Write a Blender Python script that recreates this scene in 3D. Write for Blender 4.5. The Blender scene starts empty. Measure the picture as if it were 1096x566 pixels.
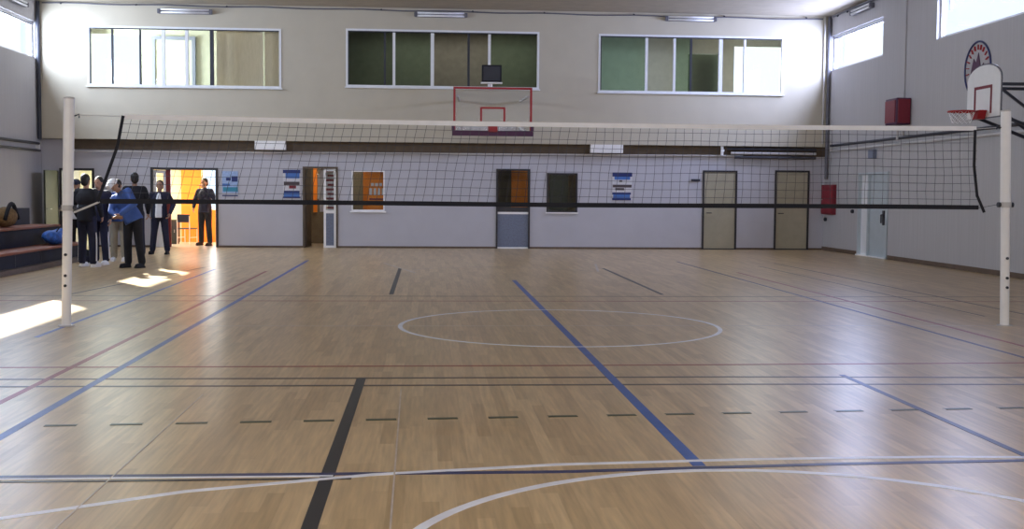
import bpy, bmesh, math, random
from mathutils import Vector, Matrix
random.seed(7)
S = bpy.context.scene
COL = S.collection
V = Vector

# ------------------------------------------------------------------ camera
cam = bpy.data.cameras.new('camera')
camo = bpy.data.objects.new('camera', cam)
COL.objects.link(camo)
cam.sensor_width = 36.0
cam.lens = 1241.1 / 1096 * 36
cam.clip_start = 0.05
cam.clip_end = 200
yaw, pit, rol = 0.07437, 0.06154, 0.00795
fw = V((math.sin(yaw) * math.cos(pit), math.cos(yaw) * math.cos(pit), -math.sin(pit)))
r0 = V((math.cos(yaw), -math.sin(yaw), 0))
u0 = r0.cross(fw)
rr = math.cos(rol) * r0 + math.sin(rol) * u0
uu = rr.cross(fw)
camo.matrix_world = Matrix(((rr.x, uu.x, -fw.x, -1.515), (rr.y, uu.y, -fw.y, -13.025), (rr.z, uu.z, -fw.z, 1.501), (0, 0, 0, 1)))
S.camera = camo

# ------------------------------------------------------------------ world, light, exposure
S.view_settings.view_transform = 'Standard'
S.view_settings.look = 'None'
S.view_settings.exposure = 0.08
S.view_settings.gamma = 1.0
S.view_settings.use_curve_mapping = False
w = bpy.data.worlds.new('sky')
S.world = w
w.use_nodes = True
w.node_tree.nodes['Background'].inputs[0].default_value = (0.72, 0.84, 1.0, 1)
w.node_tree.nodes['Background'].inputs[1].default_value = 1.5
S.cycles.use_denoising = True
S.cycles.denoising_input_passes = 'RGB_ALBEDO_NORMAL'
S.cycles.denoising_prefilter = 'ACCURATE'
S.cycles.seed = 11
S.cycles.max_bounces = 10
S.cycles.diffuse_bounces = 5
S.cycles.sample_clamp_indirect = 6.0
S.cycles.caustics_reflective = False
S.cycles.caustics_refractive = False

SKY_L, SKY_R = 500.0, 580.0       # daylight behind each side window
SUN = 40.0


def area(name, loc, direction, sx, sy, power, color=(0.78, 0.86, 1.0)):
    l = bpy.data.lights.new(name, 'AREA')
    l.shape = 'RECTANGLE'
    l.size, l.size_y, l.energy, l.color = sx, sy, power, color
    o = bpy.data.objects.new(name, l)
    COL.objects.link(o)
    o.location = loc
    o.rotation_euler = V(direction).to_track_quat('-Z', 'Y').to_euler()
    return o


sun = bpy.data.lights.new('sun', 'SUN')
sun.energy = SUN
sun.angle = math.radians(0.6)
sun.color = (1.0, 0.95, 0.86)
suno = bpy.data.objects.new('sun', sun)
COL.objects.link(suno)
suno.location = (-20, 30, 15)
suno.rotation_euler = V((1.03, -1.64, -1.0)).to_track_quat('-Z', 'Y').to_euler()

WZ0, WZ1 = 4.86, 5.80
WINY = [(14.35, 18.0 - 0.06), (7.72, 11.40), (1.1, 4.78), (-5.5, -1.84), (-12.1, -8.46)]
for i, (a, b) in enumerate(WINY):
    area('daylight_and_fill', (-11.95, (a + b) / 2, (WZ0 + WZ1) / 2), (1, 0, -0.12), b - a, WZ1 - WZ0, SKY_L * (1, 1.2, .2, .2, .2)[i], (0.72, 0.80, 1.0))
    area('daylight_and_fill', (9.81, (a + b) / 2, (WZ0 + WZ1) / 2), (-1, 0, -0.12), b - a, WZ1 - WZ0, SKY_R * (1, .65, .12, .12, .12)[i], (0.60, 0.66, 1.0))
# added fill lamp, unseen behind the photographer; the front wall is solid
area('daylight_and_fill', (-1, -15.9, 5.2), (0, 1, -.12), 12, 1.9, 720, (0.98, 0.965, 0.97))
# daylight in the rooms beyond the end wall
area('daylight_and_fill', (-10.95, 20.0, 5.2), (1, -0.1, 0), 1.6, 1.6, 420, (0.95, 1.0, 0.92))
area('daylight_and_fill', (8.4, 21.6, 5.2), (-0.3, -1, 0), 1.0, 1.2, 12, (0.85, 0.92, 1.0))
area('room_light', (-0.5, 19.8, 6.1), (0, 0, -1), 4.5, 0.5, 36, (0.97, 0.98, 0.9))
area('room_light', (5.5, 19.8, 6.1), (0, 0, -1), 3.5, 0.5, 20, (1.0, 0.97, 0.92))
area('room_light', (-8.6, 19.9, 2.5), (0, 0, -1), 2.2, 0.8, 150, (1.0, 0.92, 0.72))
area('room_light', (-10.5, 20.2, 2.5), (0, 0, -1), 1.0, 1.0, 40, (0.98, 1.0, 0.85))
area('room_light', (-4.2, 20.0, 2.7), (0, 0, -1), 1.0, 0.5, 22, (1.0, 0.85, 0.6))
area('room_light', (2.2, 19.2, 2.7), (0, 0, -1), 1.0, 0.5, 5, (1.0, 0.9, 0.75))


# ------------------------------------------------------------------ materials
def mat(name, c, rough=0.6, metal=0.0, var=0.06, scale=6.0, emit=None, bump=0.0, spec=None, stretch=None):
    m = bpy.data.materials.new(name)
    m.use_nodes = True
    nt = m.node_tree
    b = nt.nodes['Principled BSDF']
    b.inputs['Roughness'].default_value = rough
    b.inputs['Metallic'].default_value = metal
    if spec is not None:
        b.inputs['Specular IOR Level'].default_value = spec
    tc = nt.nodes.new('ShaderNodeTexCoord')
    mp = nt.nodes.new('ShaderNodeMapping')
    nt.links.new(tc.outputs['Object'], mp.inputs[0])
    if stretch:
        mp.inputs['Scale'].default_value = stretch
    n = nt.nodes.new('ShaderNodeTexNoise')
    n.inputs['Scale'].default_value = scale
    n.inputs['Detail'].default_value = 4
    nt.links.new(mp.outputs[0], n.inputs['Vector'])
    r = nt.nodes.new('ShaderNodeValToRGB')
    r.color_ramp.elements[0].position = 0.3
    r.color_ramp.elements[1].position = 0.7
    r.color_ramp.elements[0].color = (*[x * (1 - var) for x in c], 1)
    r.color_ramp.elements[1].color = (*[min(1, x * (1 + var)) for x in c], 1)
    nt.links.new(n.outputs[0], r.inputs[0])
    nt.links.new(r.outputs[0], b.inputs['Base Color'])
    if bump:
        bp = nt.nodes.new('ShaderNodeBump')
        bp.inputs['Strength'].default_value = bump
        bp.inputs['Distance'].default_value = 0.01
        nt.links.new(n.outputs[0], bp.inputs['Height'])
        nt.links.new(bp.outputs[0], b.inputs['Normal'])
    if emit:
        b.inputs['Emission Color'].default_value = (*c, 1)
        b.inputs['Emission Strength'].default_value = emit
    return m


def glass(name, tint, refl=1.45, rough=0.02):
    m = bpy.data.materials.new(name)
    m.use_nodes = True
    nt = m.node_tree
    for n in list(nt.nodes):
        nt.nodes.remove(n)
    out = nt.nodes.new('ShaderNodeOutputMaterial')
    mx = nt.nodes.new('ShaderNodeMixShader')
    t = nt.nodes.new('ShaderNodeBsdfTransparent')
    t.inputs[0].default_value = (*tint, 1)
    g = nt.nodes.new('ShaderNodeBsdfGlossy')
    g.inputs['Roughness'].default_value = rough
    f = nt.nodes.new('ShaderNodeLayerWeight')
    pw = nt.nodes.new('ShaderNodeMath')
    pw.operation = 'POWER'
    pw.inputs[1].default_value = 5.0
    nt.links.new(f.outputs['Facing'], pw.inputs[0])
    ma = nt.nodes.new('ShaderNodeMath')
    ma.operation = 'MULTIPLY_ADD'
    ma.inputs[1].default_value = 0.6
    ma.inputs[2].default_value = (refl - 1) ** 2 / (refl + 1) ** 2
    nt.links.new(pw.outputs[0], ma.inputs[0])
    nt.links.new(ma.outputs[0], mx.inputs[0])
    nt.links.new(t.outputs[0], mx.inputs[1])
    nt.links.new(g.outputs[0], mx.inputs[2])
    nt.links.new(mx.outputs[0], out.inputs[0])
    return m


def floor_mat():
    m = bpy.data.materials.new('parquet')
    m.use_nodes = True
    nt = m.node_tree
    b = nt.nodes['Principled BSDF']
    tc = nt.nodes.new('ShaderNodeTexCoord')
    sp = nt.nodes.new('ShaderNodeSeparateXYZ')
    nt.links.new(tc.outputs['Object'], sp.inputs[0])

    def mth(op, a, b_=None, c=None):
        q = nt.nodes.new('ShaderNodeMath')
        q.operation = op
        for k, v in enumerate((a, b_, c)):
            if v is None:
                continue
            if isinstance(v, (int, float)):
                q.inputs[k].default_value = v
            else:
                nt.links.new(v, q.inputs[k])
        return q.outputs[0]
    row = mth('FLOOR', mth('DIVIDE', sp.outputs[0], 0.085))
    w1 = nt.nodes.new('ShaderNodeTexWhiteNoise')
    w1.noise_dimensions = '1D'
    nt.links.new(row, w1.inputs['W'])
    colm = mth('FLOOR', mth('ADD', mth('DIVIDE', sp.outputs[1], 1.1), w1.outputs[0]))
    cb = nt.nodes.new('ShaderNodeCombineXYZ')
    nt.links.new(row, cb.inputs[0])
    nt.links.new(colm, cb.inputs[1])
    w2 = nt.nodes.new('ShaderNodeTexWhiteNoise')
    w2.noise_dimensions = '2D'
    nt.links.new(cb.outputs[0], w2.inputs['Vector'])
    br = nt.nodes.new('ShaderNodeValToRGB')
    br.color_ramp.elements[0].color = (0.455, 0.315, 0.160, 1)
    br.color_ramp.elements[1].color = (0.60, 0.435, 0.240, 1)
    nt.links.new(w2.outputs[0], br.inputs[0])
    n = nt.nodes.new('ShaderNodeTexNoise')
    m2 = nt.nodes.new('ShaderNodeMapping')
    m2.inputs['Scale'].default_value = (24, 1.4, 1)
    nt.links.new(tc.outputs['Object'], m2.inputs[0])
    nt.links.new(m2.outputs[0], n.inputs['Vector'])
    n.inputs['Scale'].default_value = 1.5
    n.inputs['Detail'].default_value = 6
    mr = nt.nodes.new('ShaderNodeMapRange')
    mr.inputs['From Min'].default_value = 0.3
    mr.inputs['From Max'].default_value = 0.7
    mr.inputs['To Min'].default_value = 0.82
    mr.inputs['To Max'].default_value = 1.14
    nt.links.new(n.outputs[0], mr.inputs[0])
    mul = nt.nodes.new('ShaderNodeVectorMath')
    mul.operation = 'SCALE'
    nt.links.new(br.outputs['Color'], mul.inputs[0])
    nt.links.new(mr.outputs[0], mul.inputs['Scale'])
    nt.links.new(mul.outputs[0], b.inputs['Base Color'])
    b.inputs['Roughness'].default_value = 0.29
    b.inputs['Specular IOR Level'].default_value = 0.5
    return m


M = {}
M['floor'] = floor_mat()
M['wall'] = mat('cream_wall_paint', (0.53, 0.49, 0.405), 0.8, var=0.03, scale=2)
M['wall_low'] = mat('pale_wall_paint', (0.52, 0.52, 0.585), 0.6, var=0.03, scale=2)
M['wall_side'] = mat('side_wall_paint', (0.46, 0.45, 0.47), 0.7, var=0.05, scale=2, stretch=(1, 14, .3))
M['ceil'] = mat('ceiling_panels', (0.42, 0.37, 0.30), 0.85, var=0.06, scale=3)
M['brown'] = mat('brown_beam_paint', (0.115, 0.085, 0.06), 0.8, var=0.15)
M['white'] = mat('white_paint', (0.90, 0.90, 0.92), 0.4, var=0.03)
M['alu'] = mat('white_aluminium', (0.78, 0.80, 0.84), 0.35, var=0.03)
M['dark'] = mat('dark_metal', (0.025, 0.028, 0.045), 0.5, var=0.1)
M['grey'] = mat('grey_pipe', (0.13, 0.13, 0.16), 0.5, var=0.1)
M['lgrey'] = mat('light_grey_pipe', (0.55, 0.54, 0.55), 0.4, var=0.05)
M['base'] = mat('brown_skirting', (0.12, 0.08, 0.055), 0.5, var=0.15)
M['door'] = mat('beige_door', (0.40, 0.37, 0.28), 0.5, var=0.05)
M['door_green'] = mat('dark_green_door', (0.035, 0.045, 0.030), 0.5, var=0.1)
M['door_blue'] = mat('pale_blue_door', (0.46, 0.52, 0.56), 0.45, var=0.04)
M['panel_blue'] = mat('blue_grey_panel', (0.17, 0.20, 0.29), 0.5, var=0.15, scale=30)
M['darkframe'] = mat('dark_frame', (0.03, 0.028, 0.035), 0.5)
M['redpost'] = mat('dark_red_frame', (0.16, 0.012, 0.012), 0.5)
M['orange'] = mat('orange_wall', (0.85, 0.25, 0.02), 0.7, var=0.04)
M['cream'] = mat('cream_room_wall', (0.80, 0.76, 0.55), 0.8, var=0.04)
M['greenish'] = mat('pale_green_wall', (0.46, 0.49, 0.42), 0.8, var=0.05)
M['beige'] = mat('beige_blind', (0.52, 0.46, 0.32), 0.8, var=0.06, stretch=(8, 1, 1))
M['dim'] = mat('brown_room_wall', (0.16, 0.14, 0.11), 0.8, var=0.1)
M['tile'] = mat('corridor_tile', (0.5, 0.44, 0.36), 0.3, var=0.1)
M['glass'] = glass('clear_glass', (0.95, 0.97, 0.97))
M['glass_g'] = glass('green_tinted_glass', (0.78, 0.90, 0.83))
M['acrylic'] = glass('clear_board', (0.95, 0.95, 0.95), 1.1)
M['l_white'] = mat('white_line_paint', (0.80, 0.82, 0.92), 0.35, var=0.1)
M['l_faint'] = mat('worn_white_line_paint', (0.55, 0.48, 0.43), 0.35, var=0.15)
M['l_blue'] = mat('blue_line_paint', (0.02, 0.09, 0.40), 0.35, var=0.15)
M['l_navy'] = mat('navy_line_paint', (0.02, 0.03, 0.13), 0.35, var=0.15)
M['l_black'] = mat('black_line_paint', (0.012, 0.013, 0.02), 0.35)
M['l_brown'] = mat('dark_brown_line_paint', (0.07, 0.045, 0.045), 0.35, var=0.2)
M['l_red'] = mat('red_line_paint', (0.28, 0.025, 0.025), 0.35, var=0.2)
M['l_green'] = mat('dark_green_line_paint', (0.04, 0.055, 0.03), 0.35, var=0.2)
M['red'] = mat('red_paint', (0.36, 0.012, 0.02), 0.45)
M['dred'] = mat('maroon_paint', (0.20, 0.012, 0.03), 0.45)
M['cred'] = mat('crimson_paint', (0.27, 0.015, 0.035), 0.5)
M['purple'] = mat('purple_paint', (0.07, 0.015, 0.06), 0.5)
M['skin'] = mat('skin', (0.42, 0.24, 0.16), 0.55, var=0.05)
M['hair'] = mat('dark_hair', (0.012, 0.010, 0.010), 0.6, var=0.2, scale=60)
M['navy'] = mat('navy_cloth', (0.016, 0.018, 0.045), 0.85, var=0.2)
M['black'] = mat('black_cloth', (0.010, 0.011, 0.018), 0.85, var=0.2)
M['blue_j'] = mat('blue_cloth', (0.05, 0.11, 0.36), 0.8, var=0.2)
M['khaki'] = mat('khaki_cloth', (0.38, 0.34, 0.26), 0.85, var=0.1)
M['white_c'] = mat('white_cloth', (0.88, 0.89, 0.93), 0.8, var=0.05)
M['bluebag'] = mat('bright_blue_nylon', (0.03, 0.13, 0.50), 0.5, var=0.45, scale=14, bump=0.6)
M['brownbag'] = mat('tan_canvas', (0.22, 0.14, 0.06), 0.8, var=0.3, scale=20, bump=0.4)
M['bench_n'] = mat('navy_bench_panel', (0.008, 0.012, 0.035), 0.7, var=0.15)
M['plank'] = mat('reddish_bench_plank', (0.26, 0.08, 0.05), 0.5, var=0.2, stretch=(8, .6, 8))
M['plinth'] = mat('grey_brown_plinth', (0.16, 0.13, 0.12), 0.6, var=0.1)
M['net'] = mat('net_string', (0.07, 0.07, 0.085), 0.8)
M['tube'] = mat('fluorescent_tube', (0.82, 0.82, 0.86), 0.3)
M['p_blue'] = mat('poster_blue', (0.06, 0.17, 0.50), 0.5)
M['p_navy'] = mat('poster_navy', (0.015, 0.03, 0.16), 0.5)
M['p_light'] = mat('poster_pale_blue', (0.35, 0.48, 0.75), 0.5, var=0.15, scale=20)
M['p_dark'] = mat('poster_dark', (0.07, 0.05, 0.06), 0.5)
M['p_white'] = mat('poster_white', (0.65, 0.65, 0.70), 0.5)
M['teal'] = mat('poster_teal', (0.04, 0.26, 0.40), 0.5)


# ------------------------------------------------------------------ mesh builder
class MB:
    def __init__(s):
        s.v, s.f, s.m = [], [], []

    def add(s, vs, fs, mi=0):
        o = len(s.v)
        s.v += [tuple(x) for x in vs]
        s.f += [tuple(o + i for i in f) for f in fs]
        s.m += [mi] * len(fs)
        return s

    def box(s, x0, x1, y0, y1, z0, z1, mi=0):
        vs = [(x, y, z) for x in (x0, x1) for y in (y0, y1) for z in (z0, z1)]
        return s.add(vs, [(0, 1, 3, 2), (4, 6, 7, 5), (0, 4, 5, 1), (2, 3, 7, 6), (0, 2, 6, 4), (1, 5, 7, 3)], mi)

    def beam(s, a, b, wd, ht, mi=0, up=(0, 0, 1)):
        a, b = V(a), V(b)
        d = (b - a).normalized()
        u = V(up)
        if abs(d.dot(u)) > 0.99:
            u = V((1, 0, 0))
        r = d.cross(u).normalized() * wd / 2
        t = r.cross(d).normalized() * ht / 2
        vs = [p + q for p in (a, b) for q in (-r - t, r - t, r + t, -r + t)]
        return s.add(vs, [(0, 3, 2, 1), (4, 5, 6, 7), (0, 1, 5, 4), (1, 2, 6, 5), (2, 3, 7, 6), (3, 0, 4, 7)], mi)

    def tube(s, pts, r, n=8, mi=0, closed=False, cap=True):
        pts = [V(p) for p in pts]
        rs = r if isinstance(r, (list, tuple)) else [r] * len(pts)
        vs, fs = [], []
        prev = None
        N = len(pts)
        for i, p in enumerate(pts):
            if closed:
                d = pts[(i + 1) % N] - pts[i - 1]
            else:
                d = pts[min(i + 1, N - 1)] - pts[max(i - 1, 0)]
            d.normalize()
            if prev is None:
                u = V((0, 0, 1)) if abs(d.z) < 0.9 else V((1, 0, 0))
                u = (u - d * u.dot(d)).normalized()
            else:
                u = (prev - d * prev.dot(d)).normalized()
            prev = u
            wv = d.cross(u)
            for k in range(n):
                t = 2 * math.pi * k / n
                vs.append(p + (u * math.cos(t) + wv * math.sin(t)) * rs[i])
        for i in range(N if closed else N - 1):
            j = (i + 1) % N
            for k in range(n):
                k2 = (k + 1) % n
                fs.append((i * n + k, i * n + k2, j * n + k2, j * n + k))
        if cap and not closed:
            fs.append(tuple(range(n))[::-1])
            fs.append(tuple((N - 1) * n + k for k in range(n)))
        return s.add(vs, fs, mi)

    def ell(s, c, r, n=14, m=9, mat3=None, mi=0):
        vs, fs = [], []
        for i in range(m + 1):
            ph = math.pi * i / m
            for k in range(n):
                t = 2 * math.pi * k / n
                p = V((r[0] * math.sin(ph) * math.cos(t), r[1] * math.sin(ph) * math.sin(t), r[2] * math.cos(ph)))
                if mat3:
                    p = mat3 @ p
                vs.append(V(c) + p)
        for i in range(m):
            for k in range(n):
                k2 = (k + 1) % n
                fs.append((i * n + k, (i + 1) * n + k, (i + 1) * n + k2, i * n + k2))
        return s.add(vs, fs, mi)

    def caps(s, a, b, ra, rb, n=10, mi=0):
        a, b = V(a), V(b)
        d = (b - a).normalized()
        pts = [a - d * ra * .95, a - d * ra * .6, a, b, b + d * rb * .6, b + d * rb * .95]
        return s.tube(pts, [ra * .3, ra * .8, ra, rb, rb * .8, rb * .3], n, mi)

    def prism(s, pts, axis, lo, hi, mi=0):
        n = len(pts)

        def mk(p, h):
            return {'x': (h, p[0], p[1]), 'y': (p[0], h, p[1]), 'z': (p[0], p[1], h)}[axis]
        vs = [mk(p, lo) for p in pts] + [mk(p, hi) for p in pts]
        fs = [tuple(range(n))[::-1], tuple(range(n, 2 * n))] + [(i, (i + 1) % n, (i + 1) % n + n, i + n) for i in range(n)]
        return s.add(vs, fs, mi)

    def ribbon(s, pts, wd, z0, z1, mi=0):
        """flat painted strip along a 2-D polyline"""
        L, R = [], []
        for i, p in enumerate(pts):
            a = V(pts[max(i - 1, 0)]).to_2d()
            b = V(pts[min(i + 1, len(pts) - 1)]).to_2d()
            d = (b - a).normalized()
            nrm = V((-d.y, d.x)) * wd / 2
            L.append(V(p).to_2d() + nrm)
            R.append(V(p).to_2d() - nrm)
        vs = []
        for i in range(len(pts)):
            vs += [(L[i].x, L[i].y, z1), (R[i].x, R[i].y, z1), (L[i].x, L[i].y, z0), (R[i].x, R[i].y, z0)]
        fs = []
        for i in range(len(pts) - 1):
            a, b = i * 4, i * 4 + 4
            fs += [(a, a + 1, b + 1, b), (a + 2, a, b, b + 2), (a + 1, a + 3, b + 3, b + 1)]
        return s.add(vs, fs, mi)

    def build(s, name, m, parent=None, smooth=False, bevel=0.0, kind=None, **props):
        me = bpy.data.meshes.new(name)
        me.from_pydata(s.v, [], s.f)
        for x in (m if isinstance(m, (list, tuple)) else [m]):
            me.materials.append(x)
        me.polygons.foreach_set('material_index', s.m)
        me.validate()
        bm = bmesh.new()
        bm.from_mesh(me)
        bmesh.ops.recalc_face_normals(bm, faces=bm.faces)
        bm.to_mesh(me)
        bm.free()
        if smooth:
            me.polygons.foreach_set('use_smooth', [True] * len(me.polygons))
        o = bpy.data.objects.new(name, me)
        COL.objects.link(o)
        if parent:
            o.parent = parent
        if bevel:
            bv = o.modifiers.new('bevel', 'BEVEL')
            bv.width = bevel
            bv.segments = 2
            bv.limit_method = 'ANGLE'
        if kind:
            o['kind'] = kind
        for k, v in props.items():
            o[k] = v
        return o


def thing(name, label, cat, loc=(0, 0, 0), rz=0, group=None):
    o = bpy.data.objects.new(name, None)
    COL.objects.link(o)
    o.location = loc
    o.rotation_euler = (0, 0, rz)
    o.empty_display_size = 0.1
    o['label'] = label
    o['category'] = cat
    if group:
        o['group'] = group
    return o


def struct_empty(name, loc=(0, 0, 0)):
    o = bpy.data.objects.new(name, None)
    COL.objects.link(o)
    o.location = loc
    o['kind'] = 'structure'
    return o


def copy_thing(root, loc, label, rz=None):
    def cp(o, parent):
        c = o.copy()
        COL.objects.link(c)
        c.parent = parent
        for ch in [q for q in COL.objects if q.parent == o]:
            cp(ch, c)
        return c
    r = cp(root, None)
    r.location = loc
    if rz is not None:
        r.rotation_euler = (0, 0, rz)
    r['label'] = label
    return r


def wall(name, axis, c0, c1, a0, a1, z0, z1, holes, m, parent=None):
    """wall slab perpendicular to axis between c0 and c1 with rectangular holes (a0,a1,z0,z1)"""
    A = sorted({a0, a1, *[h[0] for h in holes], *[h[1] for h in holes]})
    Z = sorted({z0, z1, *[h[2] for h in holes], *[h[3] for h in holes]})
    A = [a for a in A if a0 <= a <= a1]
    Z = [z for z in Z if z0 <= z <= z1]

    def solid(i, j):
        if i < 0 or j < 0 or i >= len(A) - 1 or j >= len(Z) - 1:
            return False
        ac, zc = (A[i] + A[i + 1]) / 2, (Z[j] + Z[j + 1]) / 2
        return not any(h[0] < ac < h[1] and h[2] < zc < h[3] for h in holes)
    P = (lambda c, a, z: (c, a, z)) if axis == 'x' else (lambda c, a, z: (a, c, z))
    vi, vs, fs = {}, [], []

    def v(c, i, j):
        k = (c, i, j)
        if k not in vi:
            vi[k] = len(vs)
            vs.append(P(c, A[i], Z[j]))
        return vi[k]
    for i in range(len(A) - 1):
        for j in range(len(Z) - 1):
            if not solid(i, j):
                continue
            for c in (c0, c1):
                fs.append((v(c, i, j), v(c, i + 1, j), v(c, i + 1, j + 1), v(c, i, j + 1)))
            if not solid(i - 1, j):
                fs.append((v(c0, i, j), v(c1, i, j), v(c1, i, j + 1), v(c0, i, j + 1)))
            if not solid(i + 1, j):
                fs.append((v(c0, i + 1, j), v(c1, i + 1, j), v(c1, i + 1, j + 1), v(c0, i + 1, j + 1)))
            if not solid(i, j - 1):
                fs.append((v(c0, i, j), v(c1, i, j), v(c1, i + 1, j), v(c0, i + 1, j)))
            if not solid(i, j + 1):
                fs.append((v(c0, i, j + 1), v(c1, i, j + 1), v(c1, i + 1, j + 1), v(c0, i + 1, j + 1)))
    b = MB()
    b.add(vs, fs)
    return b.build(name, m, parent, kind='structure')


# ------------------------------------------------------------------ room shell
XL, XR, YU, YLW, YF, ZC = -11.55, 9.41, 18.0, 18.26, -16.0, 6.34
fl = MB().box(XL, XR, YF, YLW, -0.15, 0).build('floor', M['floor'], kind='structure')
MB().box(XL, XR, YLW, 21.6, -0.15, -0.002).build('floor_corridor', M['tile'], kind='structure')
MB().box(XL - .3, XR + .3, YF - .2, 22.0, ZC, ZC + .15).build('ceiling', M['ceil'], kind='structure')
wall('wall_left', 'x', XL - .2, XL, YF, 21.6, 0, ZC, [(a, b, WZ0, WZ1) for a, b in WINY], M['wall_side'])
wall('wall_right', 'x', XR, XR + .2, YF, 21.6, 0, ZC,
     [(a, b, WZ0, WZ1) for a, b in WINY] + [(13.75, 15.65, 0.0, 2.08)], M['wall_side'])
MB().box(XL - .2, XR + .2, YF - .2, YF, 0, ZC).build('wall_front', M['wall'], kind='structure')
W1, W2, W3 = (-10.27, -5.31, 4.19, 5.74), (-3.63, 1.48, 4.26, 5.78), (3.07, 8.12, 4.21, 5.76)
wall('wall_back_upper', 'y', YU, YU + .2, XL, XR, 2.82, ZC, [W1, W2, W3], M['wall'])
DA, DB, DC = (-11.1, -10.21, 0, 2.06), (-8.76, -7.01, 0, 2.10), (-4.79, -3.86, 0, 2.16)
WC, DD, WD = (-3.50, -2.62, 0.99, 2.07), (0.37, 1.29, 0, 2.15), (1.74, 2.58, 0.99, 2.05)
DE, DF = (6.02, 6.98, 0, 2.16), (8.03, 9.0, 0, 2.18)
wall('wall_back_lower', 'y', YLW, YLW + .16, XL, XR, 0, 2.86, [DA, DB, DC, WC, DD, WD, DE, DF], M['wall_low'])
# brown recessed beam band, corbels
MB().box(-10.70, XR, YLW - .05, YLW, 2.56, 2.82).build('trim_1', M['brown'], kind='structure')
MB().box(-6.01, -5.21, YU + .0, YLW - .051, 2.59, 2.82).build('trim_2', M['white'], kind='structure')
MB().box(2.89, 3.77, YU + .0, YLW - .051, 2.60, 2.82).build('trim_3', M['white'], kind='structure')
# baseboards
MB().box(XR - .02, XR, YF, 13.70, 0, .10).box(XR - .02, XR, 15.70, YLW, 0, .10).build('baseboard_right', M['base'], kind='structure')
bb = MB()
xs = [XL, -11.1, -10.21, -8.76, -7.01, -4.79, -3.86, .37, 1.29, 6.02, 6.98, 8.03, 9.0, XR]
for i in range(0, len(xs) - 1, 2):
    bb.box(xs[i], xs[i + 1], YLW - .015, YLW, 0, .05)
bb.build('baseboard_back', M['base'], kind='structure')
MB().box(XL, XL + .02, YF, YLW, 0, .10).build('baseboard_left', M['base'], kind='structure')
# slab between the corridor and the gallery, outer walls of the rooms beyond
MB().box(XL, XR, YU + .2, 22.0, 2.87, 3.0).build('floor_gallery', M['dim'], kind='structure')
wall('wall_gallery', 'y', 21.6, 21.8, XL, XR, 3.0, ZC, [(-11.2, -9.75, 4.0, 6.0), (7.72, 9.2, 3.9, 5.95), (6.32, 7.28, 3.0, 5.72)], M['greenish'])
wall('wall_corridor', 'y', 21.6, 21.8, XL, XR, 0, 2.87, [(-8.02, -6.9, 0.95, 2.5), (-10.9, -10.0, 1.0, 2.3)], M['cream'])
# daylight outside those openings
area('daylight_and_fill', (-7.4, 22.4, 1.7), (0, -1, -.1), 1.8, 1.8, 150, (1, .98, .95))
area('daylight_and_fill', (-10.45, 22.4, 1.7), (0, -1, 0), 1.0, 1.4, 25, (.9, 1, .85))
area('daylight_and_fill', (8.4, 22.3, 5.1), (0, -1, 0), 2.2, 2.0, 50, (.9, .95, 1))
area('daylight_and_fill', (-10.4, 22.3, 5.1), (0, -1, 0), 1.8, 2.0, 90, (.95, 1, .93))
# partitions of the corridor rooms
for x, m in ((-9.55, 'cream'), (-6.0, 'orange'), (-0.9, 'dim'), (3.6, 'dim')):
    MB().box(x - .06, x + .06, YLW + .16, 21.6, 0, 2.86).build('wall_partition', M[m], kind='structure')
MB().box(-8.62, -8.04, 21.4, 21.59, 0, 2.86).box(-8.04, -6.07, 21.4, 21.59, 0, 0.95).build('wall_orange', M['orange'], kind='structure')
MB().box(-6.0, -0.96, 20.9, 21.0, 0, 2.86).build('wall_corridor_middle', M['dim'], kind='structure')
MB().box(-3.30, -2.3, 20.3, 20.4, 0, 2.8).build('wall_orange_middle', M['orange'], kind='structure')
MB().box(-0.84, 3.54, 20.9, 21.0, 0, 2.86).build('wall_corridor_dim', M['dim'], kind='structure')
MB().box(0.95, 1.42, 20.5, 20.6, 0, 2.8).build('wall_orange_far', M['orange'], kind='structure')
# gallery partitions
for x in (-4.9, 2.4):
    MB().box(x - .06, x + .06, YU + .2, 21.6, 3.0, ZC).build('wall_gallery_partition', M['greenish'], kind='structure')
MB().box(-4.84, 2.34, 20.8, 20.9, 3.0, ZC).build('wall_gallery_middle', M['dim'], kind='structure')
MB().box(6.2, 7.4, 22.0, 22.1, 3.0, 6.0).build('wall_gallery_dark', M['door_green'], kind='structure')
# beige roller blinds right behind the left gallery window
MB().box(-7.05, -5.86, 18.42, 18.45, 4.0, 5.95).box(-5.80, -5.0, 18.46, 18.49, 4.0, 5.9).build(
    'roller_blind', M['beige'], label='beige roller blinds drawn behind the right half of the leftmost upper window', category='blind')
# gallery doors
dr = struct_empty('door_8', (0, 0, 0))
MB().box(-9.45, -9.35, 21.5, 21.6, 3.0, 5.95).box(-8.30, -8.2, 21.5, 21.6, 3.0, 5.95).box(-9.35, -8.3, 21.5, 21.6, 5.85, 5.95).build('door_frame', M['panel_blue'], dr)
MB().box(-9.35, -8.3, 21.54, 21.6, 3.0, 5.85).build('door_leaf', M['greenish'], dr)


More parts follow.
